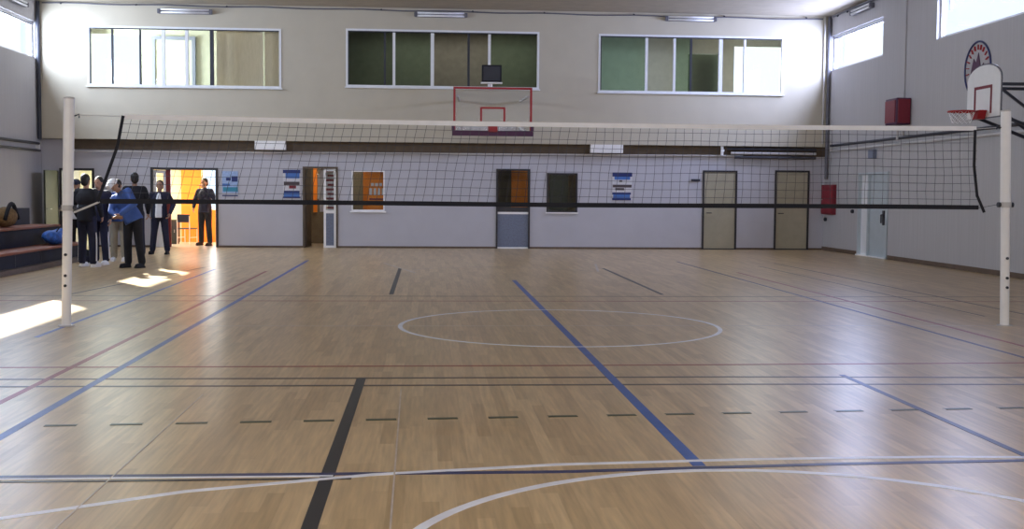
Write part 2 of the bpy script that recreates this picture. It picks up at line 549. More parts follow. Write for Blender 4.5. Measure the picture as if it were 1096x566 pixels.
# ------------------------------------------------------------------ side windows
def side_window(i, x, inward, a, b):
    r = struct_empty('window_%d' % i)
    t = .06
    xo = x + (-inward) * .12
    lo, hi = min(xo - .04, xo + .04), max(xo - .04, xo + .04)
    f = MB()
    f.box(lo, hi, a, b, WZ0, WZ0 + t).box(lo, hi, a, b, WZ1 - t, WZ1)
    f.box(lo, hi, a, a + t, WZ0 + t, WZ1 - t).box(lo, hi, b - t, b, WZ0 + t, WZ1 - t)
    f.build('window_frame', M['alu'], r)
    MB().box(lo, hi, a + t, b - t, WZ1 - t - .03, WZ1 - t - .001).build('top_rail', M['grey'], r)
    if inward < 0:
        MB().box(lo, hi, b - .42, b - .40, WZ1 - .36, WZ1 - t - .031).build('latch_bar', M['grey'], r)
    MB().box(xo - .004, xo + .004, a + t, b - t, WZ0 + t, WZ1 - t - .031).build('pane', M['glass'], r)
    return r


n = 1
for a, b in WINY:
    side_window(n, XL, 1, a, b)
    n += 1
for a, b in WINY:
    side_window(n, XR, -1, a, b)
    n += 1

# ------------------------------------------------------------------ gallery windows
gal = [
    (W1, 11, [(-9.64, 'dark', .04), (-8.93, 'dark', .04), (-8.34, 'alu', .09), (-7.74, 'alu', .08), (-7.10, 'dark', .09), (-5.82, 'beige', .06)],
     [(-10.2, -9.64), (-9.64, -8.93), (-8.93, -8.36), (-8.3, -7.76), (-7.7, -7.12)], 'glass'),
    (W2, 12, [(-2.61, 'dark', .05), (-2.37, 'alu', .07), (-1.36, 'alu', .09), (-0.40, 'dark', .06), (0.15, 'alu', .07)],
     [(-3.56, -2.40), (-2.34, -1.40), (0.19, 1.41)], 'glass_g'),
    (W3, 13, [(4.37, 'alu', .07), (5.13, 'alu', .06), (5.58, 'dark', .05), (6.39, 'alu', .10), (7.05, 'alu', .05)],
     [(3.16, 4.34), (5.16, 5.56), (7.08, 8.05)], 'glass_g'),
]
for (x0, x1, z0, z1), i, mull, panes, gm in gal:
    r = struct_empty('window_%d' % i)
    f = MB()
    t = .055
    ya, yb = YU - .015, YU + .09
    f.box(x0, x1, ya, yb, z0, z0 + t).box(x0, x1, ya, yb, z1 - t, z1)
    f.box(x0, x0 + t, ya, yb, z0 + t, z1 - t).box(x1 - t, x1, ya, yb, z0 + t, z1 - t)
    f.box(x0 - .03, x1 + .03, YU - .06, YU, z0 - .03, z0)
    f.build('window_frame', M['alu'], r)
    g = MB().box(x0 + t, x1 - t, ya - .004, ya + .012, z1 - t - .03, z1 - t)
    g.box(x0 + t, x0 + t + .025, ya - .004, yb, z0 + t, z1 - t - .03)
    g.build('gasket', M['dark'], r)
    for x, m, wd in mull:
        MB().box(x - wd / 2, x + wd / 2, ya + .002, yb - .01, z0 + t, z1 - t - .03).build('mullion', M[m], r)
    for a, b in panes:
        MB().box(a + .001, b - .001, YU + .035, YU + .041, z0 + t, z1 - t).build('pane', M['glass' if (i == 13 and a > 7) else gm], r)


# ------------------------------------------------------------------ lower doors and windows of the end wall
def frame_mb(x0, x1, z0, z1, t, y0, y1, sill=False):
    f = MB()
    f.box(x0, x0 + t, y0, y1, z0, z1).box(x1 - t, x1, y0, y1, z0, z1).box(x0 + t, x1 - t, y0, y1, z1 - t, z1)
    if sill:
        f.box(x0 + t, x1 - t, y0, y1, z0, z0 + t)
    return f


y0, y1 = YLW - .025, YLW + .10
# door 1 : open door at the left corner
r = struct_empty('door_1')
frame_mb(DA[0], DA[1], 0, DA[3], .06, y0, y1).build('door_frame', M['darkframe'], r)
lf = MB().beam((DA[0] - .03, YLW - .06, 1.0), (DA[0] - .10, YLW - .06 - .84, 1.0), .045, 1.98)
lf.build('door_leaf', M['door_green'], r)
MB().tube([(-11.165, 17.48, 1.0), (-11.10, 17.48, 1.0), (-11.10, 17.60, 1.0)], .012, 6).build('door_handle', M['lgrey'], r)
# door 2 : wide doorway, left leaf and dark red post
r = struct_empty('door_2')
frame_mb(DB[0], DB[1], 0, DB[3], .06, y0, y1).build('door_frame', M['darkframe'], r)
MB().box(-8.37, -8.25, YLW + .01, YLW + .09, 0, DB[3] - .06).build('door_post', M['redpost'], r)
lf = MB()
lf.box(-8.70, -8.62, YLW + .03, YLW + .07, 0, 2.03).box(-8.44, -8.375, YLW + .03, YLW + .07, 0, 2.03)
lf.box(-8.62, -8.44, YLW + .03, YLW + .07, 0, .9).box(-8.62, -8.44, YLW + .03, YLW + .07, 1.95, 2.03)
lf.build('door_leaf', M['white'], r)
MB().box(-8.62, -8.44, YLW + .045, YLW + .05, .9, 1.95).build('pane', M['glass'], r)
lf = MB().box(-7.10, -7.06, YLW + .11, YLW + .95, 0, 2.0)
lf.build('door_leaf', M['white'], r)
# door 3 : half open brown door with glazed right leaf
r = struct_empty('door_3')
frame_mb(DC[0], DC[1], 0, DC[3], .05, y0, y1).build('door_frame', M['brown'], r)
MB().beam((DC[0] + .05, YLW + .12, 1.05), (DC[0] + .12, YLW + .88, 1.05), .045, 2.08).build('door_leaf', M['brown'], r)
g = MB()
g.box(-4.24, -4.18, YLW + .01, YLW + .07, 0, 2.1).box(-3.97, -3.91, YLW + .01, YLW + .07, 0, 2.1)
g.box(-4.18, -3.97, YLW + .01, YLW + .07, .92, 1.0).box(-4.18, -3.97, YLW + .01, YLW + .07, 2.04, 2.1).box(-4.18, -3.97, YLW + .01, YLW + .07, 0, .06)
g.build('leaf_frame', M['white'], r)
MB().box(-4.18, -3.97, YLW + .03, YLW + .05, .06, .92).build('lower_panel', M['panel_blue'], r)
MB().box(-4.18, -3.97, YLW + .037, YLW + .043, 1.0, 2.04).build('pane', M['glass'], r)
# window 14 : hatch with the orange room behind
r = struct_empty('window_14')
frame_mb(WC[0], WC[1], WC[2], WC[3], .035, YLW - .02, YLW + .08, True).box(WC[0] - .04, WC[1] + .04, YLW - .06, YLW - .021, WC[2] - .04, WC[2]).build('window_frame', M['white'], r)
MB().box(WC[0] + .035, WC[1] - .035, YLW + .03, YLW + .036, WC[2] + .035, WC[3] - .035).build('pane', M['glass'], r)
# door 4 : glazed top, blue grey lower panel
r = struct_empty('door_4')
frame_mb(DD[0], DD[1], 0, DD[3], .045, y0, y1).build('door_frame', M['darkframe'], r)
g = MB().box(.415, 1.245, YLW, YLW + .05, .93, .99).box(.415, 1.245, YLW, YLW + .05, 0, .04)
g.build('rail', M['white'], r)
MB().box(.415, 1.245, YLW + .01, YLW + .04, .04, .93).build('lower_panel', M['panel_blue'], r)
MB().box(.415, 1.245, YLW + .02, YLW + .026, .99, 2.105).build('pane', M['glass'], r)
MB().box(.415, 1.245, YLW, YLW + .05, .99, 1.12).build('kick_rail', M['darkframe'], r)
# window 15
r = struct_empty('window_15')
frame_mb(WD[0], WD[1], WD[2], WD[3], .04, YLW - .02, YLW + .08, True).build('window_frame', M['darkframe'], r)
MB().box(WD[0] + .04, WD[1] - .04, YLW + .03, YLW + .036, WD[2] + .04, WD[3] - .04).build('pane', M['glass'], r)
MB().box(WD[0] - .03, WD[1] + .03, YLW - .05, YLW - .021, WD[2] - .035, WD[2]).build('window_sill', M['white'], r)
MB().box(WD[0] + .1, WD[0] + .62, YLW + .3, YLW + .34, WD[2], WD[3]).build('curtain', M['door_green'], r)
# doors 5 and 6 : beige flush doors
for i, D in ((5, DE), (6, DF)):
    r = struct_empty('door_%d' % i)
    frame_mb(D[0], D[1], 0, D[3], .05, y0, y1).build('door_frame', M['darkframe'], r)
    MB().box(D[0] + .05, D[1] - .05, YLW - .005, YLW + .04, .03, D[3] - .05).build('door_leaf', M['door'], r, bevel=.004)
    hx = D[0] + .12
    MB().tube([(hx, YLW - .006, 1.0), (hx, YLW - .06, 1.0), (hx + .13, YLW - .06, 1.0)], .011, 6).build('door_handle', M['dark'], r)
    MB().box(D[0] + .05, D[1] - .05, YLW + .0, YLW + .03, 0, .029).build('threshold', M['dark'], r)
# door 7 : pale double door on the right wall
r = struct_empty('door_7')
a, b, zt = 13.75, 15.65, 2.08
f = MB().box(XR - .03, XR + .12, a, a + .06, 0, zt).box(XR - .03, XR + .12, b - .06, b, 0, zt).box(XR - .03, XR + .12, a + .06, b - .06, zt - .06, zt)
f.box(XR - .03, XR + .12, 14.92, 15.0, 0, zt - .06)
f.build('door_frame', M['door_blue'], r)
MB().box(XR + .02, XR + .06, a + .06, 14.92, .01, zt - .06).build('door_leaf', M['door_blue'], r, bevel=.004)
MB().box(XR + .05, XR + .09, 15.0, b - .06, .01, zt - .06).build('door_leaf', M['alu'], r, bevel=.004)
MB().tube([(XR + .02, 14.05, 1.05), (XR - .05, 14.05, 1.05), (XR - .05, 14.05, .85)], .02, 6).box(XR - .005, XR + .02, 14.0, 14.1, .8, 1.15).build('door_handle', M['dark'], r)
MB().box(XR - .06, XR, a, b, 0, .03).build('threshold', M['white'], r)

# ------------------------------------------------------------------ painted court lines (parts of the floor)
ZL = [0.0012]


def line(pts, wd, m, label):
    ZL[0] += 0.00004
    b = MB()
    b.ribbon(pts, wd, 0.0002, ZL[0])
    return b.build('court_line', M[m], fl, label=label)


def arc(cx, cy, r, a0, a1, n=48):
    return [(cx + r * math.cos(math.radians(a0 + (a1 - a0) * i / n)), cy + r * math.sin(math.radians(a0 + (a1 - a0) * i / n))) for i in range(n + 1)]


line([(-9.0, 0.0), (9.0, 0.0)], .03, 'l_faint', 'faint halfway line')
line([(-8.4, -3.05), (0, -3.02), (4.0, -2.95), (9, -2.8)], .05, 'l_red', 'dark red attack line in front of the net')
line([(-8.4, 3.0), (9, 3.0)], .05, 'l_red', 'dark red attack line beyond the net')
line([(-8.0, -3.66), (1, -3.68), (4, -3.80), (9, -3.9)], .055, 'l_brown', 'thin dark line, nearer of the pair')
line([(-8.0, -4.0), (1, -4.05), (4, -4.15), (9, -4.3)], .055, 'l_brown', 'thin dark line, nearest of the pair')
line([(-8, 3.75), (9, 3.75)], .04, 'l_brown', 'thin dark line beyond the net')
for sx, m in ((-4.5, 'l_red'), (4.5, 'l_red')):
    line([(sx, -9), (sx, 9)], .055, m, 'dark red sideline')
line([(-4.08, -12), (-4.08, 12.5)], .065, 'l_blue', 'blue sideline left')
line([(4.08, -12), (4.08, 12.5)], .05, 'l_navy', 'navy sideline right')
line([(0, -6.78), (0, 6.85)], .075, 'l_blue', 'bold blue centre line')
line([(-2.03, -13), (-2.03, -3.66)], .075, 'l_black', 'bold black line in the left foreground')
line([(-2.02, 4.04), (-2.02, 9.95)], .07, 'l_black', 'black line beyond the net, left')
line([(2.02, 4.04), (2.05, 10.1)], .06, 'l_black', 'black line beyond the net, right')
line([(1.96, -13), (1.97, -3.6)], .05, 'l_navy', 'navy line in the right foreground')
line([(-5.46, -1), (-5.54, 9.5)], .05, 'l_blue', 'outer blue line left')
line([(-6.62, 3.9), (-5.84, 10.05)], .05, 'l_brown', 'outer dark line left')
line([(6.15, -6), (6.15, 12)], .04, 'l_brown', 'outer dark line right')
line([(5.5, 1), (5.5, 11)], .03, 'l_brown', 'outer thin line right')
line(arc(0, 0, 1.8, 0, 360, 96), .05, 'l_white', 'pale centre circle')
line([(-8, -6.86), (-.8, -6.88), (.8, -6.76), (8, -6.5)], .055, 'l_navy', 'navy foreground line')
line([(-8, -6.97), (-1.9, -6.98)], .035, 'l_black', 'thin black foreground line')
line([(-8, -6.915), (-2.0, -6.92)], .03, 'l_white', 'thin white line between dark lines')
line([(-5.2, -9.3), (-4.3, -8.35), (-3.45, -7.66), (-2.71, -7.21), (-1.79, -6.90), (-.77, -6.71), (.32, -6.63), (1.42, -6.61), (2.6, -6.68), (3.8, -6.95), (5, -7.5)], .05, 'l_white', 'long white arc across the foreground')
line(arc(0.05, -8.62, 1.74, 0, 180, 48), .055, 'l_white', 'white free throw arc')
line(arc(0.05, -8.62, 1.74, 180, 360, 48), .055, 'l_white', 'white free throw arc, near half')
line(arc(-0.1, 8.62, 1.8, 20, 160, 30), .03, 'l_faint', 'far free throw arc')
line([(-2.4, 11.6), (-1.7, 8.6)], .045, 'l_faint', 'far pale mark left')
line([(1.8, 9.1), (2.1, 11.5)], .045, 'l_faint', 'far pale mark right')
line([(-1.70, -4.2), (-1.66, -9)], .009, 'l_faint', 'hairline pale seam')
line([(-3.15, -4.4), (-3.15, -9)], .008, 'l_faint', 'hairline pale seam left')
ZL[0] += .00004
for i in range(18):
    x = -3.93 + i * .405
    yv = -5.53 + (x + 3.93) * .062 if x < 3 else -5.1
    b = MB()
    b.ribbon([(x, yv), (x + .2, yv + .012)], .05, .0002, ZL[0])
    b.build('court_line_dash', M['l_green'], fl)

# ------------------------------------------------------------------ volleyball posts and net


def post(label, base, top, side, winch_z, rad=.058):
    t = thing('net_post', label, 'net post', base)
    tp = V(top) - V(base)

    def at(z):
        return tp * (z / tp.z)
    MB().tube([at(0), at(winch_z)], rad * .88, 16).build('lower_tube', M['white'], t, smooth=False)
    MB().tube([at(winch_z - .02), at(tp.z)], rad, 16).build('upper_tube', M['white'], t)
    MB().tube([at(tp.z), at(tp.z + .012), at(tp.z + .02)], [rad * 1.03, rad * 1.03, rad * .8], 16).build('cap', M['lgrey'], t)
    p = at(winch_z)
    MB().tube([p + V((0, 0, -.03)), p + V((0, 0, .03))], rad * 1.15, 16).build('collar', M['lgrey'], t)
    for sx in (-1, 1):
        MB().tube([p + V((sx * rad, 0, 0)), p + V((sx * (rad + .035), 0, 0))], .03, 10).build('knob', M['dark'], t)
    for z in (.45, .56, .79):
        q = at(z)
        MB().tube([q + V((0, -rad * .8, 0)), q + V((0, -rad * .8 - .02, 0))], .016, 8).build('bolt', M['dark'], t)
    MB().tube([(0, 0, 0), (0, 0, .012)], rad * 1.5, 16).build('floor_plate', M['lgrey'], t)
    q = at(2.3)
    MB().tube([q + V((side * rad, 0, 0)), q + V((side * (rad + .05), 0, .02)), q + V((side * (rad + .05), 0, -.02))], .008, 6).build('hook', M['dark'], t)
    return t


post('white round volleyball post standing on the left beside the bleachers', (-5.46, 0, 0), (-5.39, 0, 2.485), 1, 1.3)
post('white round volleyball post standing on the right before the side wall', (5.235, 0, 0), (5.165, 0, 2.485), -1, 1.41)

net = thing('volleyball_net', 'black volleyball net with white top band stretched between two white posts', 'volleyball net', (0, 0, 1.36))
ox = V((0, 0, -1.36))


def nx(u, v):
    """net surface; u 0..1 left to right, v 0 bottom .. 1 top"""
    xt = -4.82 + u * 9.64
    xb = -5.08 + u * 9.95
    zt = 2.285 + .03 * (abs(u - .5) * 2) ** 2 - .012 * (1 if u > .5 else 0) * (u - .5) * 2
    zb = 1.375 + .004 * math.sin(u * 9)
    x = xb + (xt - xb) * v + .006 * math.sin(u * 70 + v * 9)
    bow = .0
    if u < .001:
        bow = .03 * math.sin(v * math.pi)
    z = zb + (zt - zb) * v + .006 * math.sin(u * 37 + 3 * v) * (1 - v) * v * 4
    return V((x + bow, .012 * math.sin(u * 23 + v * 4) * math.sin(v * math.pi), z)) + ox


b = MB()
for i in range(1, 96):
    b.tube([nx(i / 96, v / 5) for v in range(6)], .0022, 4, cap=False)
for j in range(1, 10):
    b.tube([nx(i / 64, j / 10) for i in range(65)], .0022, 4, cap=False)
b.build('netting', M['net'], net)


def band(name, v0, v1, m, u0=0.0, u1=1.0, N=64, th=.004):
    b = MB()
    vs, fs = [], []
    for i in range(N + 1):
        u = u0 + (u1 - u0) * i / N
        for v in (v0, v1):
            p = nx(u, v)
            vs += [p + V((0, -th, 0)), p + V((0, th, 0))]
    for i in range(N):
        k = i * 4
        fs += [(k, k + 4, k + 6, k + 2), (k + 1, k + 3, k + 7, k + 5), (k, k + 1, k + 5, k + 4), (k + 2, k + 6, k + 7, k + 3)]
    b.add(vs, fs)
    return b.build(name, m, net)


band('top_band', .955, 1.012, M['white_c'])
band('bottom_band', -.028, .028, M['black'])
MB().beam((-4.815, -.01, 2.31 - 1.36), (-4.88, -.01, 1.98 - 1.36), .032, .012, up=(0, 1, 0)).beam((-4.88, -.01, 1.98 - 1.36), (-5.10, -.01, 1.37 - 1.36), .032, .012, up=(0, 1, 0)).build('side_strap', M['black'], net)
MB().beam((4.80, -.01, 2.27 - 1.36), (4.80, -.01, 1.85 - 1.36), .03, .012, up=(0, 1, 0)).beam((4.80, -.01, 1.86 - 1.36), (4.85, -.01, 1.5 - 1.36), .03, .012, up=(0, 1, 0)).beam((4.85, -.01, 1.51 - 1.36), (4.94, -.01, 1.32 - 1.36), .03, .012, up=(0, 1, 0)).build('side_strap', M['black'], net)
for a_, b_ in (((-4.82, 0, 2.30), (-5.287, 0, 2.31)), ((4.82, 0, 2.28), (5.06, 0, 2.30))):
    MB().tube([V(a_) + ox, V(b_) + ox], .004, 5).build('top_cable', M['lgrey'], net)
MB().beam((-5.08, 0, 1.37 - 1.36), (-5.36, 0, 1.25 - 1.36), .02, .01, up=(0, 1, 0)).build('lower_strap', M['lgrey'], net)
MB().tube([(4.87, 0, 1.37 - 1.36), (5.095, 0, 1.41 - 1.36)], .003, 5).build('lower_cable', M['dark'], net)

# ------------------------------------------------------------------ main basketball board on the end wall
hp = thing('basketball_hoop', 'clear basketball backboard with dark red border on the end wall under the clock box', 'basketball hoop', (0.165, 16.5, 2.94))
b = MB()
hw, hh = 1.0, 1.23
b.box(-hw, hw, -.02, .02, hh - .055, hh).box(-hw, -hw + .055, -.02, .02, .14, hh - .055).box(hw - .055, hw, -.02, .02, .14, hh - .055)
b.build('border', M['red'], hp, bevel=.004)
MB().box(-hw + .055, hw - .055, -.006, .006, .14, hh - .055).build('glass_panel', M['acrylic'], hp)
b = MB()
b.box(-hw - .03, hw + .03, -.04, .04, 0, .13).box(-hw - .04, -hw + .035, -.035, .035, .131, .33).box(hw - .035, hw + .04, -.035, .035, .131, .33)
b.build('edge_padding', M['purple'], hp, bevel=.01)
b = MB()
b.box(-.32, .32, -.012, -.0065, .68, .73).box(-.32, -.27, -.012, -.0065, .33, .68).box(.27, .32, -.012, -.0065, .33, .68).box(-.27, .27, -.012, -.0065, .31, .35)
b.build('target_rectangle', M['red'], hp)
b = MB()
b.tube([(.225 * math.cos(t * math.pi / 12), -.30 + .225 * math.sin(t * math.pi / 12), .30) for t in range(24)], .014, 8, closed=True)
b.build('rim', M['red'], hp)
MB().box(-.12, .12, -.10, -.041, .10, .32).build('rim_bracket', M['red'], hp, bevel=.01)
for sx in (-.9, .9):
    MB().beam((sx, .03, 1.0), (sx * .9, YU - 16.5 - .02, 1.0), .05, .05).build('support_arm', M['lgrey'], hp)
    MB().beam((sx, .03, .08), (sx * .9, YU - 16.5 - .02, .3), .05, .05).build('support_arm', M['lgrey'], hp)
MB().box(-.92, .92, YU - 16.5 - .05, YU - 16.5, .2, .32).build('wall_rail', M['lgrey'], hp)

# shot clock on top of the board
sc = thing('shot_clock', 'black square shot clock on a short white stem above the end wall backboard', 'shot clock', (0.13, 16.5, 4.17))
MB().box(-.25, .25, -.07, .07, .12, .55).build('housing', M['black'], sc, bevel=.01)
MB().box(-.21, .21, -.076, -.0705, .16, .51).build('screen', M['dark'], sc)
MB().box(-.27, .27, -.08, .08, .085, .119).build('tray', M['white'], sc)
MB().tube([(0, 0, .003), (0, 0, .085)], .022, 8).build('stem', M['white'], sc)

# ------------------------------------------------------------------ side basketball hoop
sh = thing('basketball_hoop', 'white fan-shaped basketball backboard on dark wall brackets under the round emblem', 'basketball hoop', (8.2, 6.7, 2.88))
pts = [(-.6, 0), (.6, 0), (.6, .66)] + [(.6 * math.cos(math.radians(a)), .66 + .25 * math.sin(math.radians(a))) for a in range(15, 180, 15)] + [(-.6, .66)]
MB().prism(pts, 'x', -.02, .02).build('board', M['white'], sh)
b = MB()
rim_pts = pts + [pts[0]]
for p, q in zip(rim_pts[:-1], rim_pts[1:]):
    b.beam((-.0, p[0], p[1]), (-.0, q[0], q[1]), .045, .016, up=(1, 0, 0))
b.build('board_edge', M['grey'], sh)
b = MB()
for y0_, y1_, z0_, z1_ in ((-.32, .32, .50, .55), (-.32, -.27, .06, .50), (.27, .32, .06, .50)):
    b.box(-.03, -.021, y0_, y1_, z0_, z1_)
b.build('target_rectangle', M['dred'], sh)
b = MB()
b.tube([(-.40 + .225 * math.cos(t * math.pi / 12), .225 * math.sin(t * math.pi / 12), .10) for t in range(24)], .016, 8, closed=True)
b.build('rim', M['red'], sh)
MB().prism([(-.18, .12), (.18, .12), (.10, -.03), (-.10, -.03)], 'x', -.17, -.031).build('rim_bracket', M['red'], sh)
b = MB()
for k in range(12):
    for sgn in (1, -1):
        pts = []
        for q in range(5):
            tt = 2 * math.pi * k / 12 + sgn * q * math.pi / 12
            rad = .22 - .07 * (q / 4)
            pts.append((-.40 + rad * math.cos(tt), rad * math.sin(tt), .10 - .2 * q / 4))
        b.tube(pts, .004, 4, cap=False)
b.build('hoop_net', M['white_c'], sh)
for yy in (-.42, .42):
    MB().beam((.02, yy, .55), (1.08, yy, .55), .05, .05).build('support_arm', M['dark'], sh)
    MB().beam((.02, yy, .05), (1.08, yy, -.35), .05, .05).build('support_arm', M['dark'], sh)
    MB().beam((.05, yy, .50), (1.17, yy, -.3), .04, .04).build('support_brace', M['dark'], sh)
    MB().box(1.08, 1.13, yy - .03, yy + .03, -.5, .7).box(1.131, 1.209, yy - .04, yy + .04, .5, .62).box(1.131, 1.209, yy - .04, yy + .04, -.48, -.36).build('wall_upright', M['dark'], sh)
MB().beam((.04, -.42, .05), (.04, .42, .05), .05, .05).build('cross_bar', M['dark'], sh)
MB().beam((1.105, -.39, -.46), (1.105, .39, -.46), .05, .05).build('cross_bar', M['dark'], sh)

# ------------------------------------------------------------------ round emblem painted on the right wall
em = thing('wall_emblem', 'round blue ringed emblem with red lettering painted on the right wall', 'emblem', (XR, 9.45, 4.03))
MB().tube([(-.014, .54 * math.cos(t * math.pi / 24), .54 * math.sin(t * math.pi / 24)) for t in range(48)], .02, 6, closed=True).build('ring', M['l_navy'], em)
for k in range(13):     # stroke marks along the inside of the ring, like lettering
    t = math.radians(-10 + k * 200 / 12)
    cx_, cz_ = .43 * math.cos(t), .43 * math.sin(t)
    rx, rz = math.cos(t), math.sin(t)
    MB().beam((-.01, cx_ - .05 * rx, cz_ - .05 * rz), (-.01, cx_ + .05 * rx, cz_ + .05 * rz), .018, .05 if k % 3 else .03, up=(1, 0, 0)).build('ring_mark', M['red'], em)
MB().prism([(-.30, -.10), (-.24, .10), (-.12, .02), (-.02, .32), (.08, .12), (.18, .22), (.30, -.10), (.10, -.04), (-.08, -.12)], 'x', -.016, -.003).build('figure', M['purple'], em)
MB().prism([(.32, -.32), (.34, -.14), (.22, -.20), (.14, -.06), (.04, -.18), (-.06, -.06), (-.16, -.20), (-.32, -.16), (-.28, -.34), (0, -.42)], 'x', -.018, -.003).build('lower_figure', M['red'], em)

# ------------------------------------------------------------------ things on the right wall
bx = thing('wall_box', 'maroon and purple box fixed high on the right wall with a short pipe below', 'wall box', (XR, 12.93, 3.12))
MB().box(-.34, 0, -.32, .32, 0, .60).build('housing', M['purple'], bx, bevel=.02)
MB().box(-.31, -.03, -.35, -.321, .03, .57).build('front_panel', M['dred'], bx, bevel=.01)
MB().box(-.365, -.341, -.28, .28, .05, .55).build('side_panel', M['dred'], bx, bevel=.005)
MB().tube([(-.17, 0, -.02), (-.17, 0, -.35)], .03, 8).build('pipe', M['lgrey'], bx)
hb = thing('fire_hose_cabinet', 'red fire hose cabinet on the right wall near the far corner', 'fire hose cabinet', (XR - .003, 17.7, 0.99))
MB().box(-.10, 0, -.45, .45, 0, .80).build('cabinet', M['dred'], hb, bevel=.008)
MB().box(-.118, -.1005, -.41, .41, .04, .76).build('door', M['cred'], hb, bevel=.004)
MB().tube([(-.119, .3, .4), (-.15, .3, .4), (-.15, .24, .4)], .012, 6).build('handle', M['lgrey'], hb)
g1 = thing('junction_box', 'small grey blue box on the right wall above the pale double door', 'junction box', (XR, 14.7, 2.41))
MB().box(-.10, 0, -.16, .16, 0, .22).build('housing', M['panel_blue'], g1, bevel=.01)
for (yy, zz, nm, lb) in ((18.0, .85, 'wall_socket', 'small black wall socket below the fire hose cabinet'), (16.0, 1.10, 'wall_socket', 'small black wall socket left of the pale double door')):
    k = MB().tube([(0, 0, 0), (-.05, 0, 0), (-.07, 0, 0)], [.05, .05, .03], 10).build(nm, M['dark'])
    k.location = (XR, yy, zz)
    k['label'], k['category'] = lb, 'socket'
k = MB().box(-.12, .12, -.05, 0, 0, .06).build('wall_bracket', M['dark'], bevel=.005)
k.location = (5.82, YLW, 1.86)
k['label'], k['category'] = 'small black bracket on the end wall left of the beige doors', 'bracket'
k = MB().box(-.03, 0, -.02, .02, 0, ZC - 2.9).build('trim_4', M['wall_side'], kind='structure')
k.location = (XR, 12.97, 2.88)

# ------------------------------------------------------------------ pipes and cables


def pipe(label, parts, m, cat='pipe', name='pipe', n=8):
    b = MB()
    for pts, r in parts:
        b.tube(pts, r, n)
    o = b.build(name, M[m])
    o['label'], o['category'] = label, cat
    return o


b = pipe('long light grey pipe running under the brown beam across the end wall', [([(-10.9, YLW - .09, 2.50), (7.1, YLW - .09, 2.56)], .022)], 'lgrey')
pipe('upper dark pipe along the left wall above the bleachers', [([(XL + .08, -10, 2.70), (XL + .08, 17.82, 2.68)], .035)], 'dark')
pipe('lower dark pipe along the left wall above the bleachers', [([(XL + .08, -10, 2.53), (XL + .08, 17.9, 2.50)], .03)], 'dark')
pipe('dark rainwater pipe running down the left far corner', [([(XL + .07, YU - .07, ZC - .02), (XL + .07, YU - .07, 2.80)], .05)], 'dark')
pipe('grey rainwater pipe running down the right far corner', [([(XR - .06, YU - .07, ZC - .02), (XR - .06, YU - .07, 2.2), (XR - .06, YU - .07, 1.95)], .045)], 'grey')
pipe('thin pale pipe beside the grey one in the right far corner', [([(XR - .18, YU - .05, ZC - .02), (XR - .18, YU - .05, 2.9)], .022)], 'lgrey')
pipe('dark vertical pipe beside the far left doorway', [([(-10.73, YLW - .12, 2.80), (-10.73, YLW - .12, 2.1)], .03)], 'dark')
for k, (z, m, lb) in enumerate(((2.74, 'dark', 'topmost dark duct pipe near the right end of the end wall'), (2.63, 'lgrey', 'middle pale pipe near the right end of the end wall'), (2.52, 'dark', 'lowest dark duct pipe near the right end of the end wall'))):
    pipe(lb, [([(6.65 + k * .1, YLW - .16, z), (XR - .3, YLW - .16, z)], .036)], m)
pipe('dark upper pipe along the right wall', [([(XR - .036, 17.7, 2.84), (XR - .036, -8, 2.84)], .033)], 'dark')
pipe('pale lower pipe along the right wall', [([(XR - .036, 17.7, 2.70), (XR - .036, -8, 2.70)], .03)], 'lgrey')
for (x, y, z, lb) in ((6.50, YLW - .16, 2.70, 'white pipe valve at the left end of the duct pipes'), (XL + .036, 17.90, 2.595, 'white pipe end cap in the far left corner')):
    o = MB().box(-.035, .035, -.03, .03, -.13, .13).tube([(0, -.03, 0), (0, -.08, 0)], .05, 10).build('pipe_valve', M['white'])
    o.location = (x, y, z)
    o['label'], o['category'] = lb, 'valve'
cab = thing('net_cable', 'dark cable strung along the top of the end wall with small hooks', 'cable', (0, YU - .045, 0))
cable_pts = [(-11.38 + i * 20.55 / 40, 0, 6.32 - .03 + .012 * math.sin(i * 1.3) - i * .0012) for i in range(41)]
MB().tube(cable_pts, .018, 6).build('cable', M['grey'], cab)
for x in (-10.9, -9.0, -6.7, -2.7, -.30, 1.6, 4.0, 6.45, 8.7):
    MB().tube([(x, 0.02, 6.29), (x, -.04, 6.27), (x, -.04, 6.262)], .022, 6).build('hook', M['dark'], cab)
cab2 = thing('net_cable', 'dark cable strung along the top of the right wall', 'cable', (XR - .05, 0, 0))
MB().tube([(0, 17.8 - i * 1.5, 6.28 + .01 * math.sin(i * 2)) for i in range(20)], .022, 6).build('cable', M['grey'], cab2)
for y in (17.3, 16.6, 14.6, 13.5):
    MB().tube([(0, y, 6.27), (-.03, y, 6.23)], .02, 6).build('hook', M['dark'], cab2)

# ------------------------------------------------------------------ fluorescent wall lamps


def lamp(label, loc, rz):
    t = thing('wall_lamp', label, 'lamp', loc, rz, 'fluorescent wall lamps')
    MB().box(-.68, .68, -.07, 0, -.035, .09).build('housing', M['grey'], t, bevel=.015)
    for z in (-.003, .07):
        MB().tube([(-.62, -.10, z), (.62, -.10, z)], .028, 10).build('tube', M['tube'], t, smooth=True)
    for sx in (-1, 1):
        MB().box(min(sx * .62, sx * .70), max(sx * .62, sx * .70), -.135, -.071, -.03, .085).build('end_cap', M['grey'], t, bevel=.01)
    return t


